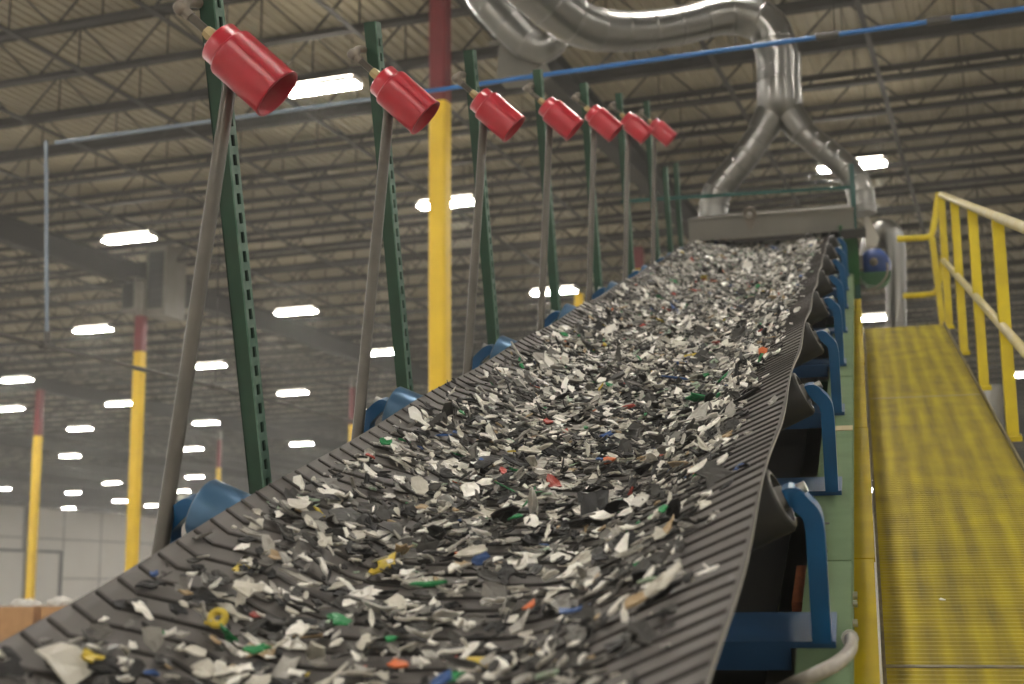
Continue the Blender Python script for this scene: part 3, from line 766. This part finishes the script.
o = at_y(512, 62, 12.9)
t = thing('duct_transition', 'pale flared sheet metal transition under the overhead duct elbow', 'duct', o)
mb = MB(); T = [at_y(*q, 12.9) - o for q in ((499, 44), (528, 40), (545, 62), (530, 74), (497, 77))]
mb.add([p for p in T] + [p + Vector((0, .35, 0)) for p in T], [(0, 1, 2, 3, 4), (9, 8, 7, 6, 5)] + [(i, (i + 1) % 5, 5 + (i + 1) % 5, 5 + i) for i in range(5)])
recalc(mb.build('sheet', M_hood, t))
mb = MB().bar(at_y(490, 44, 12.9) - o, at_y(512, 40, 12.9) - o, .06, .03); mb.build('flange', M_hood, t)
duct('white_duct', 'distant white vertical duct seen behind the lower railing posts', [(1006, 775), (994, 440), (992, 410), (994, 386)], 20, [9, 9, 10, 11], 2)
# ======================================================== SHREDDED PLASTIC
PAL = {'white': ('#ebe8e1', 19), 'off-white': ('#bfbbb0', 15), 'light grey': ('#a09d96', 14), 'grey': ('#6f6d69', 12), 'dark grey': ('#3c3b39', 20), 'black': ('#1b1b1c', 21),
       'tan': ('#a89272', 2.0), 'green': ('#23804a', .9), 'blue': ('#2c4f86', .6), 'red': ('#a8443a', .35), 'orange': ('#c9683a', .25), 'yellow': ('#c3ab3a', .3), 'pale green': ('#9fb39c', 1.2)}
CN = list(PAL); CW = [PAL[c][1] for c in CN]
FM = [mat('plastic_' + c.replace(' ', '_').replace('-', '_'), PAL[c][0], None, rough=.38 if c not in ('black', 'dark grey') else .5, spec=.45) for c in CN]
def flake_geo(rg, Ls, Ws, th, fine):
    n = rg.randint(7, 11) if fine else rg.randint(5, 8)
    ang = sorted((k + rg.uniform(-.32, .32)) * 2 * math.pi / n for k in range(n)); rad = [rg.uniform(.72, 1.15) if rg.random() < .72 else rg.uniform(.38, .7) for _ in range(n)]
    curl = rg.uniform(-1.0, 1.6) * .28 / Ls * (1 if rg.random() < .5 else .35); twist = rg.uniform(-1, 1) * 5; fold = rg.uniform(0, .5) * (rg.random() < .35)
    rings = (1., .55) if fine else (1.,); pts = []
    for r in rings:
        for a, q in zip(ang, rad):
            x, y = Ls / 2 * q * r * math.cos(a), Ws / 2 * q * r * math.sin(a)
            pts.append((x, y, curl * x * x * 1.2 + twist * x * y + fold * abs(y) + rg.uniform(-1, 1) * .035 * Ls))
    pts.append((0, 0, rg.uniform(-.04, .05) * Ls)); c = len(pts) - 1; nr = len(rings)
    top = []
    for r in range(nr - 1): top += [(r*n+k, r*n+(k+1) % n, (r+1)*n+(k+1) % n, (r+1)*n+k) for k in range(n)]
    top += [((nr-1)*n+k, (nr-1)*n+(k+1) % n, c) for k in range(n)]
    N = len(pts); vs = pts + [(x, y, z - th) for x, y, z in pts]
    fs = top + [tuple(i + N for i in f[::-1]) for f in top] + [(k, N+k, N+(k+1) % n, (k+1) % n) for k in range(n)]
    return vs, fs
def ring_geo(r, tube):
    b = MB(); pts = [(r * math.cos(a), r * math.sin(a), 0) for a in np.linspace(0, 2 * math.pi, 19)]
    b.tube(pts, tube, 8, caps=False); return b.v, b.f
rg = random.Random(23)
def cover(v): return min(1., .36 + .16 * (v - 1.2))       # the bed gets denser up the slope
def bed(u, v):
    t = max(0, 1 - abs((u + .72) / .47) ** 3)
    return .006 + .050 * t * min(1.3, .6 + .08 * v)
items = []
v = .75
while v < 12.0:
    dv = .05
    lo, hi = uL(v) + .03 + rg.uniform(-.02, .03), uR(v) - .085 + rg.uniform(-.05, .04)
    if v > 6: lo, hi = uL(v) + .02, uR(v) - .075
    for _ in range(int(max(.2, cover(v)) * 135 + rg.random())):
        u = rg.uniform(lo, hi)
        if rg.random() < .10: u = rg.uniform(uL(v) + .005, uR(v) - .03)
        edge = min((u - uL(v)) / .15, (uR(v) - .015 - u) / .17)
        if edge < 1 and rg.random() > max(.08, edge): continue
        Ls = min(.11, max(.014, rg.lognormvariate(math.log(.031), .48))); asp = rg.choice((.9, .75, .6, .5, .35, .22))
        vv = v + rg.uniform(0, dv); lay = rg.random() ** 1.4
        items.append(dict(u=u, v=vv, w=belt_w(u, vv) + .007 + lay * bed(u, vv), L=Ls, A=asp, lay=lay, tilt=rg.gauss(.06, .34) * (.45 + lay), tilt2=rg.gauss(0, .34) * (.45 + lay), rz=rg.uniform(0, 6.283), c=rg.choices(range(len(CN)), CW)[0], th=rg.uniform(.0015, .004)))
    v += dv
# pieces that stand out in the photograph: pixel, colour, length, aspect
def on_pile(px, py, h=.02):
    w = -.69
    for _ in range(6):
        q = uvw_hit(px, py, 2, w); w = belt_w(q[0], q[1]) + bed(q[0], q[1]) + h
    return uvw_hit(px, py, 2, w)
SPEC = [((698, 467), 'white', .05, .8, 'bright white angular flake on the right beside the ribbed belt margin', 0), ((722, 459), 'white', .05, .45, 'bent white flake just right of the angular bright white one', .6),
 ((251, 588), 'off-white', .075, .8, 'big off-white crumpled shard at left foreground', .3), ((218, 618), 'yellow', .027, 1, 'small yellow plastic ring at left foreground', 'ring'),
 ((430, 583), 'green', .075, .22, 'long bright green sliver lying across the middle foreground', .05), ((530, 604), 'orange', .035, .7, 'orange bit in the middle foreground', .2),
 ((258, 648), 'green', .05, .6, 'bright green scrap at lower left foreground', .3), ((240, 669), 'white', .05, .6, 'glossy white scrap at the bottom left edge', .2), ((205, 671), 'off-white', .06, .7, 'off-white shard at the bottom left edge beside a glossy scrap', .5),
 ((605, 344), 'yellow', .028, .8, 'small yellow bit in the upper middle', .2), ((565, 334), 'green', .045, .6, 'green scrap near the left margin in the upper half', .4), ((643, 325), 'red', .035, .6, 'red scrap in the upper middle of the load', .7),
 ((600, 458), 'blue', .03, .5, 'blue bit in the middle of the load', .2), ((663, 508), 'green', .03, .7, 'small vivid green bit at right centre', .9), ((515, 516), 'green', .04, .35, 'dull green sliver at centre', .2),
 ((385, 442), 'green', .05, .6, 'green crumpled scrap near the left margin above the nearest blue roller', .6), ((370, 455), 'red', .035, .4, 'pinkish red sliver near the left margin beside a green scrap', .1),
 ((397, 663), 'orange', .04, .6, 'orange scrap at the bottom centre', .3), ((452, 676), 'green', .05, .7, 'green scrap at the bottom edge of the photo centre', .2), ((440, 680), 'blue', .06, .5, 'blue scrap at the bottom edge beside a green one', .4),
 ((270, 505), 'pale green', .06, .35, 'pale green sliver lying near the left margin', .1), ((252, 532), 'light grey', .06, .4, 'silvery bluish grey wrapper flake near the left margin', .1), ((665, 580), 'off-white', .13, .28, 'long off-white strip pointing up to the right at right foreground', .62),
 ((470, 553), 'off-white', .085, .4, 'long pale shard in the middle foreground', .5), ((530, 450), 'off-white', .07, .6, 'wide off-white flake at centre', .2), ((723, 362), 'light grey', .06, .55, 'broad pale grey flake at upper right', .1),
 ((728, 434), 'tan', .035, .6, 'tan bit near the right belt margin', .2), ((638, 600), 'tan', .05, .6, 'tan chip in the right foreground', .3), ((300, 628), 'white', .06, .6, 'white jagged flake left of the bottom centre', .4),
 ((325, 540), 'off-white', .06, .6, 'pale teardrop flake left of centre', 2.3), ((310, 522), 'off-white', .05, .5, 'rounded off-white flake left of centre', 2.6), ((760, 330), 'red', .03, .5, 'dark red bit high on the right of the load', .2),
 ((390, 638), 'green', .03, .6, 'tiny green fleck at lower centre', .2), ((186, 592), 'tan', .03, .6, 'tan brown chip at lower left', .4), ((90, 655), 'yellow', .05, .5, 'amber scrap at the lower left corner of the load', .2)]
for (px, py), cn, Ls, asp, lab, rz in SPEC:
    q = on_pile(px, py); ring = rz == 'ring'
    items.append(dict(u=q[0], v=q[1], w=q[2], L=Ls * .86, A=asp, lay=1, tilt=.85 if ring else rg.gauss(0, .08) + .38, tilt2=rg.gauss(0, .1), rz=0 if ring else rz, c=CN.index(cn), th=.003, lab=lab, ring=ring))
def xf(it):
    du = .01; sl = math.atan2(belt_w(it['u'] + du, it['v']) - belt_w(it['u'] - du, it['v']), 2 * du)
    return Euler((0, -sl, 0)).to_matrix() @ Euler((it['tilt'], it['tilt2'], 0)).to_matrix() @ Matrix.Rotation(it['rz'], 3, 'Z')
def seen_size(it):
    if 'lab' in it: return 9
    p = W(it['u'], it['v'], it['w']); d = CAX @ np.array([p.x, p.y, p.z - CZ])
    x, y = 512 + F * d[0] / d[2], 342 - F * d[1] / d[2]
    if not (4 < x < 1020 and 4 < y < 676) or it['lay'] < .5: return 0
    return it['L'] * math.sqrt(it['A']) / d[2]
order = sorted(range(len(items)), key=lambda i: -seen_size(items[i]))
big = order[:299]; bigset = set(big)
def zone(it):
    s = 'left' if it['u'] < -.92 else ('right' if it['u'] > -.55 else 'middle')
    q = 'near' if it['v'] < 2.3 else ('halfway' if it['v'] < 3.6 else 'farther')
    return s, q
ROT = Euler((R(INCL), 0, 0)).to_matrix()
for i in big:
    it = items[i]
    if it.get('ring'): vs, fs = ring_geo(it['L'] / 2, .006)
    else: vs, fs = flake_geo(rg, it['L'], it['L'] * it['A'], it['th'], True)
    me = bpy.data.meshes.new('plastic_flake'); me.from_pydata(vs, [], fs); me.materials.append(FM[it['c']])
    o = bpy.data.objects.new('plastic_flake', me); COL.objects.link(o)
    o.matrix_world = Matrix.Translation(W(it['u'], it['v'], it['w'])) @ (ROT @ xf(it)).to_4x4()
    s, q = zone(it); shp = 'narrow sliver' if it['A'] < .4 else ('jagged flake' if it['A'] < .7 else 'broad chip')
    sz = 'large' if it['L'] > .065 else ('medium' if it['L'] > .045 else 'small')
    side = {'left': 'left side', 'middle': 'middle', 'right': 'right side'}[s]; far = {'near': 'nearest stretch', 'halfway': 'second stretch', 'farther': 'far stretch'}[q]
    lab = it.get('lab') or '%s %s plastic %s, %s of the belt, %s' % (sz, CN[it['c']], shp, side, far)
    tag(o, lab, 'plastic flake', 'shredded plastic pieces' if 'lab' in it else lab)
VS, FS, FI = [], [], []
for i, it in enumerate(items):
    if i in bigset: continue
    vs, fs = flake_geo(rg, it['L'], it['L'] * it['A'], it['th'], it['v'] < 4)
    Mx = xf(it); b = Vector((it['u'], it['v'], it['w'])); o = len(VS)
    VS += [tuple(Mx @ Vector(p) + b) for p in vs]; FS += [[k + o for k in f] for f in fs]; FI += [it['c']] * len(fs)
me = bpy.data.meshes.new('shredded_plastic'); me.from_pydata(VS, [], FS)
for k in FM: me.materials.append(k)
me.polygons.foreach_set('material_index', FI)
o = bpy.data.objects.new('shredded_plastic', me); COL.objects.link(o); o.location = W(0, 0, 0); o.rotation_euler = (R(INCL), 0, 0)
tag(o, 'dense bed of small grey, black and white shredded plastic covering the belt', 'shredded plastic', kind='stuff')
# a stray chip on the walkway
q = uvw_hit(942, 599, 2, -1.246); vs, fs = flake_geo(rg, .022, .014, .003, True)
me = bpy.data.meshes.new('stray_chip'); me.from_pydata(vs, [], fs); me.materials.append(FM[0]); o = bpy.data.objects.new('stray_chip', me); COL.objects.link(o)
o.location = W(*q); o.rotation_euler = (R(INCL), 0, .6); tag(o, 'single tiny white chip lying alone on the yellow walkway', 'plastic chip')

wd = bpy.data.worlds.new('world'); S.world = wd; wd.use_nodes = True
wd.node_tree.nodes['Background'].inputs[0].default_value = (.05, .05, .05, 1); wd.node_tree.nodes['Background'].inputs[1].default_value = .2

vsx = wd.node_tree.nodes.new('ShaderNodeVolumeScatter'); vsx.inputs['Density'].default_value = .0029; vsx.inputs['Anisotropy'].default_value = .55
vsx.inputs['Color'].default_value = (.93, .91, .88, 1); wd.node_tree.links.new(vsx.outputs[0], wd.node_tree.nodes['World Output'].inputs['Volume'])   # dusty air of the hall
